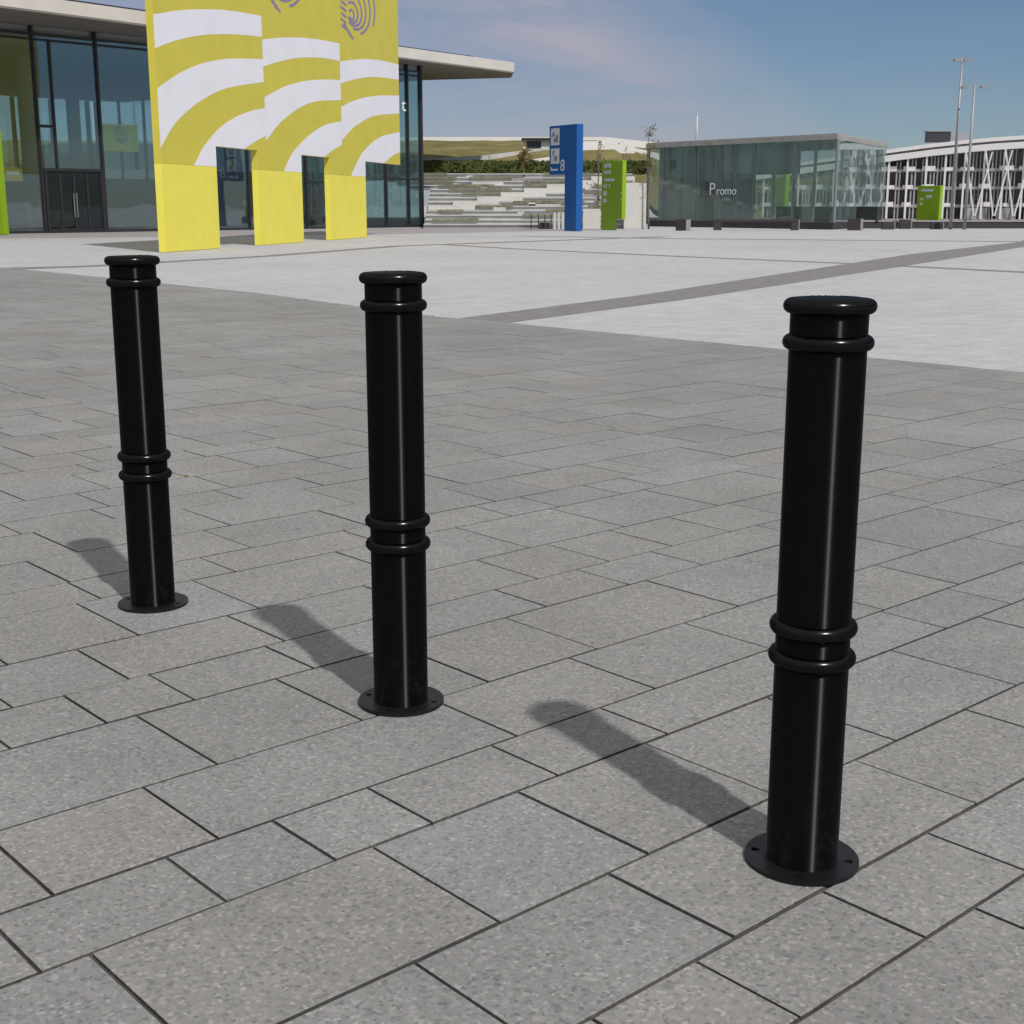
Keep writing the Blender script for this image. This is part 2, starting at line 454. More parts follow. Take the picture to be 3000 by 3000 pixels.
# dark stone bands that divide the pale plaza into fields
def uvp(l): return [W(u,v)[:2] for u,v in l]
sheet('paving_band', uvp([(12.45,14.2),(18.35,15.85),(32.0,20.4),(51.4,27.1),(75,35.6),(74,38.4),(58.1,30.9),(40.9,25.6),(32.2,22.3),(18.4,17.1),(12.45,15.25)]), -.0102, 'band')
sheet('paving_strip', uvp([(31.0,14),(31.6,14),(33.1,22.0),(33.6,29),(34.8,38.6),(36.4,44.8),(35.9,45.0),(34.3,38.7),(33.1,29.1),(32.6,22.2)]), -.0098, 'band')
sheet('paving_stripe', uvp([(13.8,35.9),(13.8,34.6),(16.2,34.9),(23.8,38.2),(33.7,44.2),(54.0,48.0),(54.0,49.0),(33.5,44.9),(23.6,38.8),(16.0,35.6)]), -.0094, 'band')
sheet('paving_line', uvp([(48.6,54.8),(50.4,45.3),(58.0,30.7),(59.2,30.9),(51.4,45.7),(49.6,55.0)]), -.0106, 'band')
# grey apron along the foot of the hall
sheet('hall_apron', [(-75,25),(-27.5,66.5),(-6.5,78.5),(6.5,92.5),(6.5,97),(-4,112),(-80,120)], -.0118, 'apron')

# ------------------------------------------------------------------ bollards
def make_bollard(loc, label):
    t = thing('bollard', label, 'bollard', loc, 0, 'black bollards standing in a row on the grey paving')
    pr, top = .0885, 1.3765
    b = MB(); b.lathe([(pr,.010),(pr,1.364)], 96); b.build('post', 'paint', t, True, 1e-5)
    def torus(z, Rm, r, seg=96, k=20):
        b = MB(); prof = [(Rm + r*math.cos(a), z + r*math.sin(a)) for a in [2*math.pi*i/k for i in range(k+1)]]
        b.lathe(prof, seg); return b
    for z in (1.294, .615, .539):
        torus(z, .0855, .0190 if z < 1 else .0182).build('ring', 'trim', t, True, 1e-5)
    # cap: flat disc with a fully rounded rim, the top face very slightly dished down to the rim
    rr, rc = .0172, .0880
    prof = [(0.0005, top-rr), (rc-.01, top-rr)] + [(rc + rr*math.cos(a), top + rr*math.sin(a)) for a in [R(-90)+R(180)*i/14 for i in range(15)]]
    prof += [(rc-.012, top+rr+.0006), (.0005, top+rr+.001)]
    b = MB(); b.lathe(prof, 96); cap = b.build('cap', 'trim', t, True, 1e-5)
    # tiny raised lettering round the rear of the cap (too small to read)
    b = MB(); q = random.Random(3)
    a = R(20)
    while a < R(112):
        wd = q.uniform(.0035,.006)
        rad = .070
        cx, cy = rad*math.cos(a), rad*math.sin(a); dx, dy = math.cos(a), math.sin(a)
        for s_ in (-1, 1):
            px, py = cx - dy*wd*.4*s_, cy + dx*wd*.4*s_
            b.bar((px-dx*.0045, py-dy*.0045, top+rr+.0012), (px+dx*.0045, py+dy*.0045, top+rr+.0012), .0014, .0012)
        if q.random() < .6:
            b.bar((cx+dy*wd*.4+dx*.003, cy-dx*wd*.4+dy*.003, top+rr+.0012), (cx-dy*wd*.4+dx*.003, cy+dx*wd*.4+dy*.003, top+rr+.0012), .0014, .0012)
        a += R(7.5) if q.random() < .85 else R(13)
    b.build('lettering', 'plate', cap)
    # base plate with four bolt holes, cut as real openings
    bm = bmesh.new(); ro, ri, th = .1405, .080, .011
    N = 96; hr, hd = .0105, .1145; holes = [R(-106.5)+R(90)*i for i in range(4)]
    me = bpy.data.meshes.new('base_plate')
    # ring built as polar grid, hole cells replaced by a fan round the hole
    vs = {}
    def vert(x, y, z):
        k = (round(x,6), round(y,6), round(z,6))
        if k not in vs: vs[k] = bm.verts.new((x,y,z))
        return vs[k]
    def face(*c):
        try: bm.faces.new([vert(*p) for p in c])
        except ValueError: pass
    step = 2*math.pi/N; half = 5; a0 = holes[0]
    def P(r, a, z): return (r*math.cos(a), r*math.sin(a), z)
    per = N//4
    for h in range(4):
        ha = holes[h]
        for i in range(-half, per-half):
            a, c = ha + i*step, ha + (i+1)*step
            for z, up in ((th, 1), (0, 0)):
                if i < half:  continue
                q = [P(ri,a,z), P(ro,a,z), P(ro,c,z), P(ri,c,z)]
                face(*(q if up else q[::-1]))
            face(P(ro,a,0), P(ro,c,0), P(ro,c,th), P(ro,a,th))
        # cell with the hole
        outer = [P(ro, ha+i*step, 0) for i in range(-half, half+1)] + [P(ri, ha+i*step, 0) for i in range(half, -half-1, -1)]
        hc = P(hd, ha, 0)
        K = len(outer)
        inner = []
        for p in outer:
            d = Vector((p[0]-hc[0], p[1]-hc[1])).normalized()*hr
            inner.append((hc[0]+d.x, hc[1]+d.y, 0))
        for i in range(K):
            j = (i+1) % K
            for z, up in ((th,1),(0,0)):
                q = [(outer[i][0],outer[i][1],z),(outer[j][0],outer[j][1],z),(inner[j][0],inner[j][1],z),(inner[i][0],inner[i][1],z)]
                face(*(q if up else q[::-1]))
            face((inner[i][0],inner[i][1],0),(inner[i][0],inner[i][1],th),(inner[j][0],inner[j][1],th),(inner[j][0],inner[j][1],0))
    bmesh.ops.recalc_face_normals(bm, faces=bm.faces)
    bm.to_mesh(me); bm.free(); me.materials.append(M['plate'])
    o = bpy.data.objects.new('base_plate', me); C.objects.link(o); o.parent = t; o.location = (0,0,.0012)
    return t
b1 = make_bollard((.725,3.097,0), 'black ringed bollard nearest the camera, with three bolt holes showing in its base plate')
b2 = copy_thing(b1, (-.366,4.198,0), 'black ringed bollard standing between the nearest and the farthest bollard')
b3 = copy_thing(b1, (-1.476,5.318,0), 'black ringed bollard farthest from the camera, standing in front of the yellow portal leg')
b2.scale.z = 1.004; b3.scale.z = 1.010             # each set a few millimetres higher or lower

# a dry leaf lying between the left and middle bollards
lf = MB(); lf.v = [(-.032,0,.002),(-.012,.014,.009),(.014,.012,.006),(.03,0,.012),(.012,-.013,.004),(-.014,-.012,.008),(0,0,.001)]
lf.f = [(0,6,1),(1,6,2),(2,6,3),(3,6,4),(4,6,5),(5,6,0)]
lo_ = lf.build('fallen_leaf', 'amber'); lo_.location = (-1.972,8.0,.002); lo_.rotation_euler = (0,0,.5); lo_.scale = (.7,.7,.7)
tag(lo_, 'small dry orange leaf lying on the paving right of the farthest bollard', 'leaf')

# ------------------------------------------------------------------ yellow portal
sc_rot = math.atan2(.97931, .20235)
por = thing('portal', 'huge yellow portal on three legs with white curved bands and mauve fingerprint motifs', 'portal', (-12.049,47.779,0), sc_rot)
TKS, ZB, ZL, TOP = .27, 3.0, 3.76, 14.2
feet = [(0,4.6),(8.68,13.72),(17.45,22.92)]
for s0, s1 in feet:
    MB().box(s0, s1, 0, TKS, 0, ZB).build('leg', 'yellow', por)
edges = [0, 9.66, 19.35, 29.2]
for i in range(3):
    p0, p1 = edges[i], edges[i+1]; f1 = feet[i][1]; g = .006
    f0 = feet[i][0]
    # panel outline in (s,z): leg stub, then lintel
    pts = [(p0+g, ZL)] if f0 < p0 else [(p0+(g if i else 0), ZB+.006)]
    if i == 0:
        pts = [(0,ZB+.006),(f1,ZB+.006),(f1,ZL),(p1-g,ZL) if False else (8.68,ZL),(8.68,ZB+.006),(p1-g,ZB+.006),(p1-g,TOP),(0,TOP)]
    elif i == 1:
        pts = [(p0+g,ZB+.006),(13.72,ZB+.006),(13.72,ZL),(17.45,ZL),(17.45,ZB+.006),(p1-g,ZB+.006),(p1-g,TOP),(p0+g,TOP)]
    else:
        pts = [(p0+g,ZB+.006),(22.92,ZB+.006),(22.92,ZL),(29.2,ZL),(29.2,TOP),(p0+g,TOP)]
    MB().xzprism(pts, 0, TKS).build('panel', 'yellow2', por)

def smooth_curve(pts, n=40):
    """Catmull-Rom through points sorted along s"""
    out = []
    for i in range(len(pts)-1):
        p0 = pts[max(i-1,0)]; p1 = pts[i]; p2 = pts[i+1]; p3 = pts[min(i+2,len(pts)-1)]
        for k in range(8):
            t = k/8
            out.append(tuple(.5*((2*p1[j]) + (-p0[j]+p2[j])*t + (2*p0[j]-5*p1[j]+4*p2[j]-p3[j])*t*t + (-p0[j]+3*p1[j]-3*p2[j]+p3[j])*t**3) for j in (0,1)))
    out.append(pts[-1]); return out
A_ = [(0,7.84),(2.0,8.23),(4.3,8.57),(6.7,8.83),(9.66,9.02)]
curves = [
 dict(a=[(0,7.84),(2.0,8.23),(4.3,8.57),(6.7,8.83),(9.66,9.02)], b=[(0,6.76),(1.8,7.23),(4.1,7.66),(6.9,8.0),(9.66,8.22)],
      c=[(0,5.46),(1.65,6.07),(3.7,6.62),(6.3,7.05),(9.66,7.36)], d=[(0,3.5),(.75,4.08),(1.56,4.55),(3.3,5.25),(5.75,5.91),(9.66,6.48)],
      e=[(2.62,ZB+.006),(3.0,3.3),(3.6,3.73),(4.96,4.4),(6.6,4.92),(8.4,5.29),(9.66,5.45)], f=[(7.35,ZL),(8.6,4.12),(9.66,4.36)]),
 dict(a=[(9.66,8.12),(12.1,8.47),(14.6,8.74),(17.2,8.92),(19.35,9.02)], b=[(9.66,7.08),(12.1,7.56),(14.5,7.91),(17.1,8.14),(19.35,8.24)],
      c=[(9.66,5.88),(11.97,6.48),(14.4,6.91),(17.0,7.2),(19.35,7.38)], d=[(9.66,4.18),(11.0,4.84),(12.0,5.22),(13.8,5.77),(16.05,6.18),(19.35,6.46)],
      e=[(11.56,ZB+.006),(12.2,3.5),(12.97,3.94),(15.04,4.71),(17.2,5.23),(19.35,5.5)], f=[(16.7,ZL),(18.0,4.12),(19.35,4.42)]),
 dict(a=[(19.35,8.22),(22.6,8.64),(25.3,8.87),(29.2,9.02)], b=[(19.35,7.22),(21.9,7.65),(24.8,7.99),(29.2,8.23)],
      c=[(19.35,6.16),(21.9,6.68),(25.2,7.1),(29.2,7.4)], d=[(19.35,4.62),(20.5,5.08),(21.8,5.48),(24.6,6.06),(29.2,6.47)],
      e=[(20.6,ZB+.006),(21.5,3.6),(22.72,4.25),(25.5,5.05),(29.2,5.49)], f=[(26.2,ZL),(27.8,4.2),(29.2,4.43)])]
def band(lower, upper, name):
    """vinyl band between two curves, 3 mm proud of the panel"""
    lo_, up_ = lower, upper
    def zat(c, s):
        for p, q in zip(c, c[1:]):
            if p[0] <= s <= q[0]: return p[1] + (q[1]-p[1])*(s-p[0])/max(1e-9, q[0]-p[0])
        return c[0][1] if s < c[0][0] else c[-1][1]
    s0 = min(lo_[0][0], up_[0][0]); s1 = up_[-1][0]
    ss = sorted(set([round(p[0],4) for p in lo_+up_]))
    b = MB()
    for a, c in zip(ss, ss[1:]):
        z = [zat(lo_,a), zat(lo_,c), zat(up_,c), zat(up_,a)]
        if z[3]-z[0] < .002 and z[2]-z[1] < .002: continue
        b.xzprism([(a,z[0]),(c,z[1]),(c,z[2]),(a,z[3])], -.004, -.0005)
    return b.build(name, 'white', por)
for i, cv in enumerate(curves):
    S = {k: smooth_curve(v) for k, v in cv.items()}
    e0 = edges[i]; fr = feet[i][1]
    band(S['b'], S['a'], 'white_band'); band(S['d'], S['c'], 'white_band')
    # third band: bounded below by the leg seam, the lintel and the small yellow arc
    low = [(S['e'][0][0], ZB+.006), (fr, ZB+.006), (fr+.0002, ZL)] + S['f']
    if i < 2:   # next leg reaches into this panel
        pass
    band(low, S['e'], 'white_band')
# fingerprint motif: broken concentric strokes
strokes = [
 [(1.05,.0),(.9,.28),(.5,.33),(.2,.1),(.3,-.2),(.65,-.3)],
]
def arc(cx, cz, a, bz, t0, t1, n=16):
    return [(cx + a*math.cos(R(t0+(t1-t0)*i/n)), cz + bz*math.sin(R(t0+(t1-t0)*i/n))) for i in range(n+1)]
def motif(s0):
    b = MB()
    L = []
    cx, cz = s0, 10.55
    for k, (a, h, t0, t1) in enumerate([(.38,.22,-150,150),(.85,.46,-140,135),(1.35,.72,-120,140),(1.9,1.0,-95,135),(2.5,1.32,-70,130),(3.15,1.72,-25,120)]):
        L.append(arc(cx + .12*k, cz + .13*k, a, h, t0, t1))
    for k in range(6):
        z = cz - .75 + .27*k
        L.append([(cx-1.55-.1*(k%2), z+.1), (cx-.95+.05*k, z)])
    for k in range(4):
        L.append([(cx-1.2+.25*k, cz-.55-.13*k), (cx-.7+.3*k, cz-.72-.12*k)])
    L.append(arc(cx-.2, cz+1.75, 1.6, .5, 20, 175, 10)); L.append(arc(cx-.1, cz+2.0, 2.3, .75, 15, 165, 10))
    for ln in L:
        for p, q in zip(ln, ln[1:]):
            d = Vector((q[0]-p[0], (q[1]-p[1]))); d.normalize()
            nx, nz = -d.y*.13, d.x*.062
            ex, ez = d.x*.03, d.y*.03
            b.xzprism([(p[0]-nx-ex,p[1]-nz-ez),(q[0]-nx+ex,q[1]-nz+ez),(q[0]+nx+ex,q[1]+nz+ez),(p[0]+nx-ex,p[1]+nz-ez)], -.0045+rnd.uniform(-.0008,.0008), -.0005)
    b.build('fingerprint_motif', 'logo', por)
for s0 in (2.0, 11.6, 21.3): motif(s0)

# ------------------------------------------------------------------ glass hall
hall = thing('glass_hall', 'large glass exhibition hall with flat off-white overhanging roof behind the yellow portal', 'hall', (-29.356,78.805,0), math.atan2(.74153,.67092))
HX0, HX1, HY, HZT = -24., 33.75, 45., 11.6
roof_out = [(-34,-8.3),(42.6,-1.2),(45.4,1.6),(42.2,8.2),(39,HY+3),(-34,HY+3)]
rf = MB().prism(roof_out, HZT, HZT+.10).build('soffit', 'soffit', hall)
def inset(pts, d):
    cx = sum(p[0] for p in pts)/len(pts); cy = sum(p[1] for p in pts)/len(pts)
    return [(p[0]-math.copysign(d,p[0]-cx), p[1]-math.copysign(d,p[1]-cy)) for p in pts]
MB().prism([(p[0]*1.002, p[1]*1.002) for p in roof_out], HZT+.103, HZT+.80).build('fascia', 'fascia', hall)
MB().prism(inset(roof_out, 2.2), HZT+.803, HZT+1.25).build('roof', 'edge', hall)
MB().prism([(HX0,.25),(HX1-.2,.25),(HX1-.2,HY-.2),(HX0,HY-.2)], HZT-.35, HZT-.003).build('ceiling', 'ceil', hall)
# front curtain wall
ms = [-21.4,-17.35,-13.3,-9.25,-5.2,-1.18,2.87,6.92,10.97,15.1,17.7,22.6,26.3,30.07,32.32,33.68]
for a, c in zip([HX0]+ms[:-1], ms):
    if c-a < .1: continue
    if abs(a-2.87) < .01:
        MB().box(a+.06, c-.06, .03, .07, 3.72, HZT-.36).build('pane', 'hall_glass', hall)
    else:
        MB().box(a+.06, c-.06, .03, .07, .08, HZT-.36).build('pane', 'hall_glass', hall)
for a in ms:
    w = .065 if a < 33 else .11
    MB().box(a-w, a+w, -.1, .22, 0, HZT-.002).build('mullion', 'mull', hall)
MB().box(3.86, 3.98, -.06, .18, 3.72, 10.8).build('mullion', 'mull', hall)
MB().box(2.96, 3.86, -.05, .15, 6.0, 6.16).build('transom', 'mull', hall)
for z, h in ((11.1,.10),(10.8,.12)):
    MB().box(HX0, HX1, -.045, .20, z, z+h).build('transom', 'mull', hall)
MB().box(HX0, HX1, -.045, .20, 0, .14).build('base_rail', 'mull', hall)
MB().box(30.2, 33.6, -.044, .19, 3.45, 3.57).build('transom', 'mull', hall)
MB().box(17.8, 26.2, -.044, .19, 3.1, 3.24).build('transom', 'mull', hall)
# side and rear glazing
MB().box(HX1-.02, HX1+.02, .3, HY-.1, .1, HZT-.36).build('pane', 'hall_glass', hall)
for k in range(1, 12):
    y = k*4.05
    if y < HY: MB().box(HX1-.12, HX1+.12, y-.08, y+.08, 0, HZT-.36).build('mullion', 'mull', hall)
MB().box(HX1-.11, HX1+.11, .3, HY, 3.45, 3.57).build('transom', 'mull', hall)
MB().box(HX0, HX1-.2, HY-.06, HY-.02, 5.0, HZT-.36).build('pane', 'hall_glass', hall)
MB().box(HX0, 21., HY-.5, HY-.1, 0, 5.0).build('rear_wall', 'dark', hall)
for k in range(16):
    x = HX0 + .1 + k*3.8
    if x < HX1: MB().box(x-.1, x+.1, HY-.35, HY+.15, 5.002, HZT-.36).build('mullion', 'mull', hall)
MB().box(HX0-.2, HX0-.02, 0, HY, 0, HZT-.01).build('side_wall', 'dark', hall)
# inside: round columns, dark interior blocks, banner
for x, y in ((-8,14),(8.3,11),(22,14),(-8,32),(9,32),(24,32)):
    MB().tube([(x,y,.0,.55),(x,y,HZT-.36,.55)], 24).build('column', 'column', hall, True)
MB().box(-20, 1.5, 20, 22, 0, 4.6).build('dark_interior_block', 'dark', hall)
MB().box(12, 21, 25, 27, 0, 3.4).build('dark_interior_block', 'dark', hall)
MB().box(-14, 30, 14, 14.6, 0, 1.1).build('counter', 'benchend', hall)
MB().box(3.2, 6.6, 2.6, 2.8, 0, 3.5).build('door_dark_panel', 'dark', hall)  # dark panel added so the space behind the door looks dim
MB().box(-20, 2.4, 6, 6.4, 0, 3.3).build('dark_interior_block', 'dark', hall)  # this block and the next are added to darken the lower hall glass
MB().box(7.4, 14.5, 6, 6.4, 0, 3.3).build('dark_interior_block', 'dark', hall)
MB().box(3, 15, 17, 19, 0, 3.2).build('dark_interior_block', 'dark', hall)
# door
dr = MB(); dr.box(2.97,3.12,-.14,.2,0,3.66); dr.box(6.66,6.82,-.14,.2,0,3.66); dr.box(2.97,6.82,-.142,.202,3.55,3.71); dr.box(3.12,6.66,-.13,.19,0,.10)
door = dr.build('entrance_door', 'mull', hall)
xs = [3.12,4.0,4.89,5.77,6.66]
for a, c in zip(xs, xs[1:]):
    lf = MB(); lf.box(a,a+.07,-.05,.03,.10,3.55); lf.box(c-.07,c,-.05,.03,.10,3.55); lf.box(a+.07,c-.07,-.049,.029,3.45,3.55); lf.box(a+.07,c-.07,-.049,.029,.10,.25); lf.box(a+.07,c-.07,-.048,.028,1.1,1.16)
    lf.build('door_leaf', 'mull', door)
    MB().box(a+.07, c-.07, -.02, .0, .25, 3.45).build('door_glass', 'door_glass', door)
for x in (4.78, 4.97):
    MB().box(x-.02, x+.02, -.12, -.08, .9, 2.3).build('door_handle', 'pole', door)
text_mesh('letter', 't', 1.35, 'slat', hall, (31.62,-.105,8.3), extrude=.02)
# hanging banner and amber sign inside the hall are things of their own
ban = thing('hanging_banner', 'yellow banner with mauve swirl hanging behind the hall glass left of the portal', 'banner', (0,0,0), 0)
ban.matrix_world = Matrix.Translation((-29.356,78.805,0)) @ Matrix.Rotation(math.atan2(.74153,.67092),4,'Z') @ Matrix.Translation((8.9,1.2,4.6))
MB().box(-1.35,1.35,0,.04,.25,1.85).build('cloth', 'yellow', ban)
b = MB()
for k,(a,h,t0,t1) in enumerate([(.12,.1,-150,150),(.26,.22,-140,140),(.40,.35,-110,140),(.56,.48,-80,130)]):
    ln = arc(.04*k-.1,1.1+.03*k,a,h,t0,t1,12)
    for p,q in zip(ln,ln[1:]): b.bar((p[0],-.006,p[1]),(q[0],-.006,q[1]),.008,.055)
b.build('swirl', 'logo', ban)
b = MB(); b.bar((-1.2,.02,1.85),(-1.2,.02,6.6),.02); b.bar((1.2,.02,1.85),(1.2,.02,6.6),.02); b.build('cable', 'mull', ban)
asn = thing('amber_sign', 'small amber light box behind the hall glass left of the entrance door', 'sign')
asn.matrix_world = Matrix.Translation((-29.356,78.805,0)) @ Matrix.Rotation(math.atan2(.74153,.67092),4,'Z') @ Matrix.Translation((1.6,.9,2.7))
MB().box(-.55,.55,0,.12,.25,.95).build('box', 'amber', asn); MB().box(-.45,.35,-.012,-.002,.62,.80).build('stripe', 'signwhite', asn)
MB().tube([(0,.06,-2.7,.03),(0,.06,.25,.03)],8).build('post','mull',asn)

# ------------------------------------------------------------------ totem signs
SR = R(-60)
def sign_marks(b, items):
    for x0,x1,z0,z1 in items: b.box(x0,x1,-.012,-.002,z0,z1)
blue = thing('totem_sign', 'tall blue flag-shaped totem sign with two white pictogram panels and the figure 8', 'sign', (2.40,89.5,0), SR)
MB().xzprism([(1.86,0),(3.25,0),(3.25,6.52),(0,6.52),(0,3.5),(1.86,3.5)], 0, .48).build('body', 'blue', blue, bevel=.02)
for (z0, z1), gl_ in (((5.32,6.36), ((.36,.66,5.85,6.1),(.54,.8,5.5,5.75),(.803,1.08,5.5,5.95))), ((4.18,5.12), ((.4,.6,4.7,4.95),(.6,1.0,4.35,4.65),(.54,.72,4.96,5.04)))):
    pn = MB().box(.2,1.2,-.012,-.002,z0,z1).build('pictogram_panel', 'signwhite', blue)
    for x0,x1,a_,c_ in gl_: MB().box(x0,x1,-.018,-.0125,a_,c_).build('pictogram', 'signgrey', pn)
text_mesh('figure', '8', 1.0, 'signwhite', blue, (1.34,-.01,3.72), extrude=.006, sx=1.1)
b = MB(); sign_marks(b, [(.2,1.08,3.75,3.86),(.2,.32,3.861,3.98)]); b.build('lettering', 'signwhite', blue)
greens = 'lime green totem signs standing on the plaza'
def green_totem(name, label, loc, w, h, d, marks, notch=None, rot=SR):
    g_ = thing(name, label, 'sign', loc, rot, greens)
    pts = [(0,0),(w*.58,0),(w*.58,notch),(w,notch),(w,h),(0,h)] if notch else [(0,0),(w,0),(w,h),(0,h)]
    MB().xzprism(pts, 0, d).build('body', 'green', g_, bevel=.02)
    for x0,x1,z0,z1 in marks:
        MB().box(x0*1.24,x1*1.24,-.012,-.002,z0,z1).build('lettering', 'signwhite', g_)
    return g_
green_totem('totem_sign', 'lime green totem sign notched at its foot, just right of the blue totem', (5.92,91.6,0), 2.42, 4.42, .30,
            [(.25,.55,4.0,4.25),(.6,.85,4.0,4.25),(.25,.55,3.6,3.8),(.6,.85,3.6,3.8),(.3,1.2,3.12,3.3),(.2,.3,2.72,2.9),(.38,.5,2.7,2.95),(.72,.82,2.7,2.95),(.2,.52,2.2,2.5),(.2,.5,1.75,2.0),(1.8,1.9,2.3,2.4),(1.78,1.9,1.9,2.0)], .72)
green_totem('totem_sign', 'lime green totem sign in front of the white lattice building', (29.3,100.,0), 2.15, 2.95, .28,
            [(.3,1.2,2.55,2.72),(.7,1.1,2.1,2.3),(.25,.5,1.95,2.1),(.25,.45,1.6,1.8)])
green_totem('totem_sign', 'lime green totem sign at the left edge beside the hall entrance', (-30.35,76.9,0), 2.4, 5.6, .4, [(.4,1.6,4.6,4.9),(.4,1.0,3.9,4.2)], rot=R(-20))

green_totem('totem_sign', 'tall lime green totem sign seen through the glass of the pavilion', (23.3,124.5,0), 1.9, 4.6, .5, [(.3,1.2,4.0,4.2)])

# ------------------------------------------------------------------ glass pavilion
pa, pb, pc = Vector((10.47,107.6)), Vector((21.66,93.0)), Vector((28.65,106.7))
dl = pb-pa; LL = dl.length; dl.normalize()
pav = thing('glass_pavilion', 'low glass pavilion with flat roof standing on the plaza behind the long dark bench', 'pavilion', (pa.x,pa.y,0), math.atan2(dl.y,dl.x))
nl = Vector((-dl.y, dl.x))
pcl = ((pc-pa).dot(dl), (pc-pa).dot(nl))           # right rear corner, local
PD = (pcl[0]-LL, pcl[1])
plan = [(0,0),(LL,0),pcl,(PD[0],pcl[1])]
def grow(d): 
    cx = sum(p[0] for p in plan)/4; cy = sum(p[1] for p in plan)/4
    return [(p[0]+math.copysign(d,p[0]-cx), p[1]+math.copysign(d,p[1]-cy)) for p in plan]
PH = 6.3
MB().prism(grow(.12), 0, .45).build('plinth', 'bench', pav)
MB().prism(grow(-.1), PH-.42, PH-.12).build('roof', 'core', pav)
MB().prism(grow(.05), PH-.116, PH-.03).build('roof_edge', 'slabedge', pav)
nb = 10
for k in range(nb):
    a, c = LL*k/nb, LL*(k+1)/nb
    MB().box(a+.03, c-.03, -.03, .0, .452, PH-.12).build('pane', 'pav_glass', pav)
for k in range(nb+1):
    MB().box(LL*k/nb-.06, LL*k/nb+.06, .02, .22, .452, PH-.43).build('fin', 'fin', pav)
rv = Vector((pcl[0]-LL, pcl[1])); RL = rv.length; rv.normalize(); rn = Vector((rv.y, -rv.x))
nb2 = 7
for k in range(nb2):
    a = Vector((LL,0)) + rv*(RL*k/nb2+.03); c = Vector((LL,0)) + rv*(RL*(k+1)/nb2-.03); o_ = rn*.03
    MB().prism([tuple(a), tuple(a+o_), tuple(c+o_), tuple(c)], .452, PH-.12).build('pane', 'pav_glass', pav)
for k in range(1, nb2):
    a = Vector((LL,0)) + rv*(RL*k/nb2-.06); c = a + rv*.12; i_ = -rn*.2
    MB().prism([tuple(a+i_), tuple(a-rn*.01), tuple(c-rn*.01), tuple(c+i_)], .452, PH-.43).build('fin', 'fin', pav)
# rear glazing and the concrete core with its brown door
MB().prism([(PD[0]+.1,pcl[1]-.1),(pcl[0]-.1,pcl[1]-.1),(pcl[0]-.1,pcl[1]-.06),(PD[0]+.1,pcl[1]-.06)], .452, PH-.43).build('pane', 'pav_glass', pav)
MB().box(.6, 4.6, .7, 7.0, .452, PH-.43).build('core', 'core', pav)
MB().box(4.6, 9.3, 1.6, 7.0, 3.9, PH-.43).build('core', 'core', pav)
MB().box(4.603, 6.4, 1.6, 5, .452, 3.9).build('core', 'core', pav)
MB().box(4.75, 5.7, 1.52, 1.598, .452, 3.3).build('door', 'brown', pav)
MB().box(1.9, 2.5, .64, .698, 4.3, 4.95).build('vent', 'mull', pav)
MB().box(8, LL-1, 6, 6.5, .452, 1.5).build('counter', 'dark', pav)
text_mesh('lettering', 'P', 1.25, 'signwhite', pav, (6.75,-.045,2.35), extrude=.006)
text_mesh('lettering', 'romo', .85, 'signwhite', pav, (7.5,-.045,2.35), extrude=.006, sx=1.05)

# ------------------------------------------------------------------ stepped terrace, hedge, hill
ter = thing('stepped_terrace', 'pale concrete stepped terrace with thin turf strips below the dark hedge', 'terrace', (-26,96.5,0))
NS, RISE, RUN, TW = 13, .31, 1.06, 35.5
b = MB()
def left_end(k):                                     # the terrace runs up to the hall's side wall
    y = 96.5 + k*RUN
    return 26 + (-6.2 if y < 105.2 else -6.4-(y-104.6)*1.0)
for k in range(NS):
    b.box(left_end(k), TW, k*RUN, NS*RUN+.5, k*RISE + (.0005 if k else 0), (k+1)*RISE)
b.build('steps', 'concrete', ter)
for k in range(NS):                                   # projecting tread edges, added to cast shadow lines on the risers
    MB().box(left_end(k)+.05, TW-.05, k*RUN-.13, k*RUN-.002, (k+1)*RISE-.075, (k+1)*RISE-.003).build('nosing', 'concrete', ter)
q = random.Random(23)
for k in range(NS):                                   # turf strips lie along the tread edges
    x = left_end(k) + q.uniform(.1,2.5)
    while x < TW-3:
        l = q.uniform(1.5,5.5)
        if q.random() < .62:
            MB().box(x, min(x+l,TW-.2), k*RUN-.16, k*RUN+.5, (k+1)*RISE-q.uniform(.08,.13), (k+1)*RISE+.05).build('turf_strip', 'turf', ter)
        x += l + q.uniform(.6,2.5)
# a ramp of pale stone flags climbing to the right across the steps, and loose seat blocks
for k in range(4, NS-1):
    x = 19.9 + (k-4)*1.75
    MB().box(x, x+3.4, k*RUN-.28, k*RUN+.02, k*RISE+.02, (k+1)*RISE+.06).build('ramp_flag', 'warmwhite', ter)
for k in range(16):
    j = q.randrange(0,NS-1); x = q.uniform(20.2, TW-3); w = q.choice((.5,.9,1.6,2.4))
    MB().box(x, x+w, j*RUN+.18, j*RUN+.6, (j+1)*RISE+.001, (j+1)*RISE+q.uniform(.12,.26)).build('seat_block', q.choice(('concrete','benchend','warmwhite')), ter)

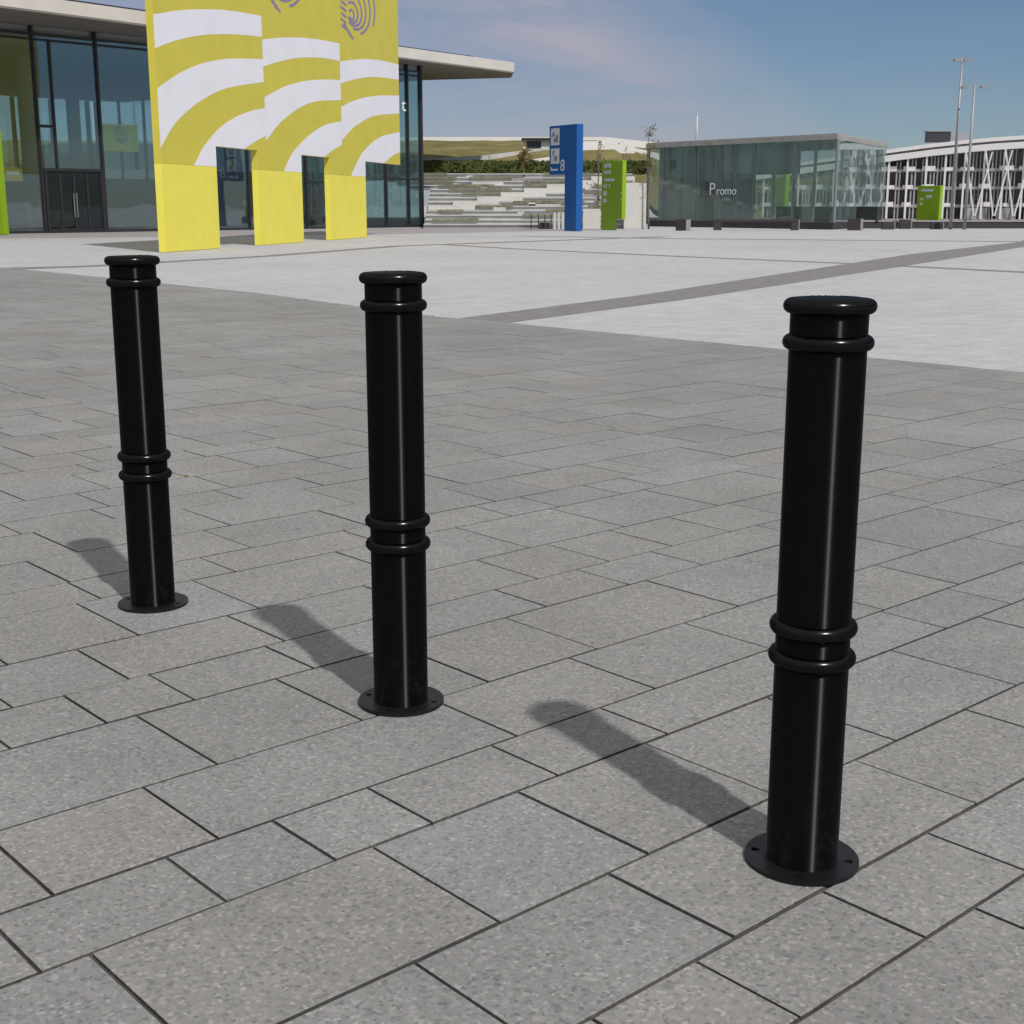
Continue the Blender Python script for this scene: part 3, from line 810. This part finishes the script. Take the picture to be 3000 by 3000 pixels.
def leaf_mass(b, n, x0,x1,y0,y1,z0,z1, size, r, wob=0.):
    for _ in range(n):
        x = r.uniform(x0,x1); top = z1 + wob*math.sin(x*1.7)+wob*.6*math.sin(x*4.1+1)
        b.leaf((x, r.uniform(y0,y1), z0+(top-z0)*r.random()), size*r.uniform(.6,1.3), r)
hz = NS*RISE
hedge = thing('hedge', 'long clipped dark green hedge along the top of the stepped terrace', 'hedge', (0,0,0))
b = MB(); q = random.Random(5); b.box(-13.5,10.6,110.85,112.0,hz-.02,hz+.92); leaf_mass(b, 9000, -13.7,10.8, 110.65,112.2, hz, hz+1.04, .13, q, .03); b.build('foliage', 'leafdark', hedge)
b = MB()
for k in range(38):
    x = -13.4+k*.62; b.tube([(x,111.4,hz-.02,.04),(x+q.uniform(-.1,.1),111.4,hz+.8,.02)],5)
b.build('stem', 'bark', hedge)

# grass hill behind
def hill_z(x, y):
    if y < 137 and x < -5.0-(y-103.9)*1.105: return -.6          # the hall stands here
    y0 = 112.3 if x < 11. else (min(112.3+(x-11.)*9, 127.) if x < 21 else min(127.+(x-21)*12, 172.))
    t = y - y0
    if t < 0: return hz-.4 if x < 11. else max(-.5, hz-.4-(x-11.)*1.2+(t if t > -3 else -3)*.5)
    top = 8.3 + max(0, min(2.0, (x-20)*.045))
    if t < 9: return hz + 2.2*t/9
    if t < 37: return hz+2.2 + (top-hz-2.2)*(t-9)/28
    return top
b = MB(); xs_ = [-60+3*i for i in range(64)]; ys_ = [112.2+1.6*i for i in range(45)]
n0 = len(xs_); hv = [(x,y,hill_z(x,y)+(rnd.uniform(-.12,.12) if y>115 else 0)) for y in ys_ for x in xs_]
b.v = hv
for j in range(len(ys_)-1):
    for i in range(n0-1): b.f.append((j*n0+i, j*n0+i+1, (j+1)*n0+i+1, (j+1)*n0+i))
struct(b.build('hill', 'grass', None, True))
def on_hill_wall(label, pts, h, th=.3, m='slat', name='garden_wall'):
    b = MB()
    for (x0,y0),(x1,y1) in zip(pts, pts[1:]):
        z0, z1 = hill_z(x0,y0), hill_z(x1,y1)
        d = Vector((x1-x0,y1-y0)).normalized(); nx, ny = -d.y*th/2, d.x*th/2
        n = len(b.v)
        for (x,y,z) in ((x0,y0,z0),(x1,y1,z1)):
            b.v += [(x-nx,y-ny,z-.3),(x+nx,y+ny,z-.3),(x+nx,y+ny,z+h),(x-nx,y-ny,z+h)]
        b.f += [tuple(n+i for i in f) for f in ((3,2,1,0),(4,5,6,7),(0,1,5,4),(1,2,6,5),(2,3,7,6),(3,0,4,7))]
    return tag(b.build(name, m), label, 'wall', 'white walls on the grass hill')
on_hill_wall('low white wall just above the hedge, lowest of the hill walls', [(-9,113.2),(-3,114.4),(1.5,116.2),(5,118.6)], .30)
on_hill_wall('broken grey-white wall halfway up the grass hill', [(-9,116.3),(-2,118.2),(3.5,122.0)], .28, m='concrete')
on_hill_wall('thin white wall along the top of the grass hill', [(-30,149.8),(-8,149.8),(10,149.8),(20,151)], .42)
on_hill_wall('white wall on the hill right of the blue totem', [(5.2,121.5),(8,122.5),(10.8,123.0)], .4)
on_hill_wall('white wall on the hill above the left end of the pavilion', [(5,132),(9,133),(16,133)], .45)
hut = thing('hut', 'tiny flat-roofed white hut with dark eaves on the hill left of the blue totem', 'hut', (2.3,124.5,hill_z(2.3,124.5)-.2))
MB().box(-1.3,1.3,0,1.6,0,.95).build('wall','slat',hut); MB().box(-1.45,1.45,-.4,1.7,.953,1.16).build('roof','edge',hut); MB().box(-1.0,.3,-.03,-.002,.3,.9).build('window','carglass',hut)
# bright retaining wall to the right of the terrace
rw = tag(MB().prism([(7.75,95.2),(9.25,95.2),(9.25,95.8),(7.75,95.8)], 0, 3.1).build('retaining_wall','warmwhite'), 'upright white wall behind the notched lime green totem', 'wall')
rw2 = tag(MB().prism([(4.9,95.0),(6.1,95.0),(6.1,95.5),(4.9,95.5)], 0, 1.35).build('retaining_wall','warmwhite'), 'small white wall between the blue and green totems', 'wall')

def young_tree(loc, h, label, seed, leaves=150, spread=.7, leafm='leaftree'):
    r = random.Random(seed)
    t = thing('young_tree', label, 'tree', loc, 0, 'slender young trees')
    path = []; x = y = 0
    for i in range(7):
        path.append((x,y,h*i/6*.93,.075*(1-i/7.5))); x += r.uniform(-.08,.08); y += r.uniform(-.06,.06)
    MB().tube(path,7).build('trunk','bark',t,True)
    b = MB(); tips = []
    for i in range(11):
        f = r.uniform(.3,.92); z = h*f; a = r.uniform(0,6.28); l = spread*(1.15-f)*r.uniform(.6,1.2)+.15
        p = (math.cos(a)*l, math.sin(a)*l, z+l*1.3)
        b.tube([(0,0,z,.02),(p[0]*.5,p[1]*.5,z+l*.55,.014),(*p,.006)],5); tips.append(((0,0,z),p))
    b.build('limb','bark',t,True)
    b = MB()
    for _ in range(leaves):
        a, p = r.choice(tips); f = r.random()
        c = [a[i]+(p[i]-a[i])*f+r.gauss(0,.13) for i in range(3)]
        b.leaf(c, r.uniform(.05,.11), r)
    b.build('crown', leafm, t)
    return t
young_tree((6.0,96.2,0), 6.3, 'bare slender young tree between the blue and green totems', 1, 150)
young_tree((7.9,97.6,0), 5.9, 'thin young tree rising behind the notched lime green totem', 2, 130)
young_tree((9.4,94.6,0), 7.3, 'tallest young tree, next to the left end of the glass pavilion', 3, 170)
young_tree((.95,109.2,hz-.3), 2.0, 'small bushy autumn-brown tree in front of the dark hedge', 4, 420, .75, 'leafautumn')

# ------------------------------------------------------------------ benches and small plaza furniture
bgrp = 'dark stone benches along the far side of the plaza'
def bench(label, loc, L, h=.70, d=.55, rot=R(-12), legs=True):
    t = thing('bench', label, 'bench', loc, rot, bgrp)
    if legs:
        MB().box(0,L,0,d,h-.17,h).build('seat','bench',t,bevel=.015)
        MB().box(0,.5,.03,d-.03,0,h-.172).build('leg','bench',t); MB().box(L-.45,L,.03,d-.03,0,h-.172).build('leg','bench',t)
    else:
        MB().box(0,L,0,d,0,h).build('block','bench',t,bevel=.015)
    MB().box(L+.002,L+.06,.01,d-.01,0,h-.01).build('lit_end','benchend',t)  # thin paler face painting the sunlit right end of the bench
    return t
bench('short dark block bench in front of the pavilion\'s left end', (10.6,89.2,0), .75, rot=R(-35), legs=False)
bench('long dark bench on legs in front of the glass pavilion', (13.3,90.6,0), 5.5, rot=R(-4))
bench('dark block bench below the pavilion\'s nearest corner', (22.0,90.3,0), .85, .74, .6, R(-25), False)
bench('low dark block bench just right of the glass pavilion', (25.2,93.6,0), .8, .5, .5, R(-5), False)
bench('dark block bench left of the far lime green totem', (26.9,95.4,0), .75, .62, .5, R(-5), False)
bench('dark block bench directly below the far lime green totem', (28.7,94.2,0), .8, .44, .5, R(-5), False)
lw = thing('low_wall', 'long low dark wall along the right edge of the plaza', 'wall', (23.6,97.6,0))
MB().box(0,24,0,.5,0,.44).build('body','bench',lw); MB().box(-.05,24.05,-.05,.55,.443,.56).build('lit_top','benchend',lw)  # paler top slab paints the sunlit top of the wall
# shelter with posts left of the blue totem
sh = thing('shelter', 'small grey shelter with posts standing left of the blue totem foot', 'shelter', (1.28,94.6,0))
MB().box(-.05,1.5,0,1.1,.98,1.08).build('roof','pole',sh)
for x in (0,.5,.95,1.37):
    MB().box(x,x+.07,.03,.10,0,.978).build('post','mull',sh)
MB().box(.6,1.3,.3,.8,0,.42).build('bin','bench',sh)
for k,x in enumerate((2.82,3.10,3.38)):
    o = tag(MB().box(x,x+.17,93.6,93.8,0,1.12).build('marker_post','polelite'), 'white square marker post standing left of the blue totem', 'post', 'white marker posts by the blue totem')

# ------------------------------------------------------------------ lamp masts, flagpole
def mast(loc, h, label, arm):
    t = thing('lamp_mast', label, 'lamp mast', loc, 0, 'tall plaza lamp masts')
    MB().tube([(0,0,0,.12),(0,0,h*.5,.095),(0,0,h,.065)],12).build('pole','pole',t,True)
    MB().bar((-arm,0,h+.02),(arm,.1,h+.02),.07,.06).build('crossarm','pole',t)
    for s_ in (-1,1):
        MB().xzprism([(s_*arm-.24,h-.19+(.0 if s_>0 else -.03)),(s_*arm+.24,h-.19),(s_*arm+.22,h-.06),(s_*arm-.22,h-.06)],-.2,.2).build('lamp_head','pole',t)
    return t
mast((29.7,93.2,0), 11.05, 'taller slim lamp mast with a small twin head', .33)
mast((30.25,92.0,0), 9.25, 'shorter lamp mast with two wide-set lamp heads on a crossarm', .62)
fp = thing('flagpole', 'thin white flagpole rising behind the glass pavilion roof', 'pole', (16.8,127,6.0))
MB().tube([(0,0,0,.10),(0,0,3.6,.07)],8).build('shaft','polelite',fp,True)
MB().tube([(0,0,3.6,.09),(0,0,3.72,.05)],8).build('finial','polelite',fp,True)

# ------------------------------------------------------------------ white lattice building
g0, g1 = Vector((24.2,157.3)), Vector((64.5,138.2))
dg = g1-g0; GL = dg.length; dg.normalize()
gar = thing('lattice_building', 'long white car park building with slatted front and slanting struts at the right', 'building', (g0.x,g0.y,0), math.atan2(dg.y,dg.x))
def gz(x):
    x -= 17.05
    return (6.05 + 1.35*(1-(1-min(1,x/17.))**1.7) + max(0,x-17)*.02) if x > 0 else 6.05 + x*.125      # eaves rise in a slow curve
def strip(za, zb, y0, y1, m, name, xa=0., xb=None, n=14):
    b = MB(); xb = xb or GL
    for k in range(n):
        a = xa+(xb-xa)*k/n; c = xa+(xb-xa)*(k+1)/n
        n_ = len(b.v)
        b.v += [(a,y0,gz(a)+za),(c,y0,gz(c)+za),(c,y0,gz(c)+zb),(a,y0,gz(a)+zb),(a,y1,gz(a)+za),(c,y1,gz(c)+za),(c,y1,gz(c)+zb),(a,y1,gz(a)+zb)]
        b.f += [tuple(n_+i for i in q_) for q_ in ((0,1,2,3),(5,4,7,6),(3,2,6,7),(1,0,4,5))]
        if k == 0: b.f.append((n_+4,n_+0,n_+3,n_+7))
        if k == n-1: b.f.append((n_+1,n_+5,n_+6,n_+2))
    return b.build(name, m, gar)
strip(-.02,.62,-.35,12,'slat','eaves_band')
strip(.623,.87,.5,12,'garage','clerestory')
strip(-4.4,-.03,3.3,12,'garage','recess',xa=14.5)
strip(.873,1.25,-.1,12,'slat','roof_band')
b = MB(); b.box(0,GL,3.2,12,0,3.0); b.build('recess','garage',gar)
for z in (5.05,3.2,1.35):
    MB().box(0 if z < 3.5 else 14,GL,.25,3.2,z,z+.32).build('floor_slab','slabedge',gar)
    x = 0.
    while x < GL-1.3:
        if rnd.random() < .85 and (z < 4 or x > 14):
            MB().box(x+.15,x+rnd.uniform(1.1,1.8),.12,.2,z+.1,z+rnd.uniform(.45,.62)).build('parapet_panel','slat',gar)
        x += 1.95
MB().box(0,GL,-.1,3.2,.0,.16).build('floor_slab','slabedge',gar)
x = .6
while x < GL:
    MB().box(x-.09,x+.09,-.2,.1,.16,gz(x)-.02).build('slat','slat',gar)
    for dx in (.35,.7,1.05,1.45):
        if rnd.random() < .85: MB().box(x+dx,x+dx+rnd.uniform(.09,.16),.3,.45,.16,gz(x)-.05).build('slat','slabedge',gar)
    x += 1.95
x = 26.3
while x < GL-2:                                    # V-shaped struts
    z1 = gz(x)-.05
    MB().bar((x+.95,-.45,.5),(x-.25,-.42,z1),.13,.13).build('strut','slat',gar)
    MB().bar((x+1.1,-.45,.5),(x+2.35,-.48,z1),.13,.13).build('strut','slat',gar)
    x += 1.95
for x in (26.5,29.4,32.6,36,40):
    MB().box(x,x+2.0,.05,.2,.0,1.3).build('entrance_bay','garage',gar)
ru = thing('roof_unit', 'dark box-shaped plant unit on the roof left of the lamp masts', 'roof unit', (47.2,154,0), 0)
MB().box(-1.2,1.2,0,1.5,8.4,9.5).build('box','edge',ru); MB().box(1.21,3.2,.3,1.2,8.4,9.25).build('duct','pole',ru); MB().box(-1.4,1.4,-.1,1.6,9.503,9.62).build('lid','pole',ru)

# ------------------------------------------------------------------ light, sky
SUN_AZ, SUN_EL = 150.3, 50.0                       # compass from +Y, clockwise
d = Vector((math.sin(R(SUN_AZ))*math.cos(R(SUN_EL)), math.cos(R(SUN_AZ))*math.cos(R(SUN_EL)), math.sin(R(SUN_EL))))
sl = bpy.data.lights.new('sun', 'SUN'); sl.energy = 3.3; sl.angle = R(1.5); sl.color = (1,.955,.90)
so = bpy.data.objects.new('sun', sl); C.objects.link(so); so.rotation_euler = d.to_track_quat('Z','Y').to_euler(); so.location = (20,-30,40)

wd = bpy.data.worlds.new('World'); scene.world = wd; wd.use_nodes = True
nt = wd.node_tree; nd = nt.nodes; lk = nt.links
bg = nd['Background']; bg.inputs['Strength'].default_value = .085
sky = add(nd, 'ShaderNodeTexSky', sky_type='NISHITA'); sky.sun_disc = False
sky.sun_elevation = R(SUN_EL); sky.sun_rotation = R(SUN_AZ)
sky.altitude = 600; sky.air_density = 1.0; sky.dust_density = .3; sky.ozone_density = 2.0
tc = add(nd, 'ShaderNodeTexCoord')
sp = add(nd, 'ShaderNodeSeparateXYZ'); lk.new(tc.outputs['Generated'], sp.inputs[0])
# high thin cirrus: streaky noise, a broad veil that thins out towards the right-hand sky
mp = add(nd, 'ShaderNodeMapping'); mp.inputs['Rotation'].default_value = (0, R(35), 0); mp.inputs['Scale'].default_value = (2.2, 2.2, 11)
lk.new(tc.outputs['Generated'], mp.inputs['Vector'])
nz = add(nd, 'ShaderNodeTexNoise'); nz.inputs['Scale'].default_value = 2.4; nz.inputs['Detail'].default_value = 8; nz.inputs['Roughness'].default_value = .62; nz.inputs['Distortion'].default_value = .6
lk.new(mp.outputs[0], nz.inputs['Vector'])
# veil edge: x + .9 z  (world directions)
ed = add(nd, 'ShaderNodeMath', operation='MULTIPLY_ADD'); ed.inputs[1].default_value = 1.15
lk.new(sp.outputs['Z'], ed.inputs[0]); lk.new(sp.outputs['X'], ed.inputs[2])
ed2 = add(nd, 'ShaderNodeMath', operation='MULTIPLY_ADD'); ed2.inputs[1].default_value = .13
lk.new(nz.outputs['Fac'], ed2.inputs[0]); lk.new(ed.outputs[0], ed2.inputs[2])
ver = add(nd, 'ShaderNodeValToRGB'); ver.color_ramp.interpolation = 'EASE'
e = ver.color_ramp.elements
e[0].position = .04; e[0].color = (.62,.62,.62,1); e[1].position = .375; e[1].color = (.12,.12,.12,1)
for pos, c in ((.17,.70),(.245,1.),(.315,.5)):
    q_ = e.new(pos); q_.color = (c,c,c,1)
lk.new(ed2.outputs[0], ver.inputs[0])
st = add(nd, 'ShaderNodeMapRange'); st.inputs['From Min'].default_value = .36; st.inputs['From Max'].default_value = .66; st.inputs['To Min'].default_value = .50; st.inputs['To Max'].default_value = 1.15
lk.new(nz.outputs['Fac'], st.inputs['Value'])
fx = add(nd, 'ShaderNodeMath', operation='MULTIPLY'); lk.new(ver.outputs[0], fx.inputs[0]); lk.new(st.outputs[0], fx.inputs[1])
fx2 = add(nd, 'ShaderNodeMath', operation='MULTIPLY'); fx2.inputs[1].default_value = 1.0; lk.new(fx.outputs[0], fx2.inputs[0])
tint = add(nd, 'ShaderNodeVectorMath', operation='MULTIPLY'); tint.inputs[1].default_value = (.485,.58,.705)
lk.new(sky.outputs[0], tint.inputs[0])
mx = add(nd, 'ShaderNodeMix', data_type='RGBA'); mx.inputs['B'].default_value = (4.5,4.5,5.4,1)
lk.new(fx2.outputs[0], mx.inputs['Factor']); lk.new(tint.outputs[0], mx.inputs['A'])
# unseen white cloud sheet higher up, added to lift and neutralise the ambient light
ov = add(nd, 'ShaderNodeMapRange', interpolation_type='SMOOTHSTEP'); ov.inputs['From Min'].default_value = .18; ov.inputs['From Max'].default_value = .55
lk.new(sp.outputs['Z'], ov.inputs['Value'])
ovm = add(nd, 'ShaderNodeMath', operation='MULTIPLY'); lk.new(ov.outputs[0], ovm.inputs[0]); lk.new(st.outputs[0], ovm.inputs[1])
mx2 = add(nd, 'ShaderNodeMix', data_type='RGBA'); mx2.inputs['B'].default_value = (7.6,7.3,7.0,1)
lk.new(ovm.outputs[0], mx2.inputs['Factor']); lk.new(mx.outputs['Result'], mx2.inputs['A'])
lk.new(mx2.outputs['Result'], bg.inputs['Color'])

# ------------------------------------------------------------------ camera, render
cam = bpy.data.cameras.new('camera'); co = bpy.data.objects.new('camera', cam); C.objects.link(co)
co.location = (0,0,1.6); co.rotation_euler = (R(90-12.8413),0,0)
cam.lens = 47.329; cam.sensor_width = 36; cam.clip_end = 6000; cam.clip_start = .05
scene.camera = co
scene.view_settings.view_transform = 'Standard'; scene.view_settings.look = 'None'
scene.view_settings.exposure = 0; scene.view_settings.gamma = 1
scene.render.engine = 'CYCLES'
cy = scene.cycles
cy.max_bounces = 10; cy.transparent_max_bounces = 32; cy.glossy_bounces = 4; cy.use_denoising = True
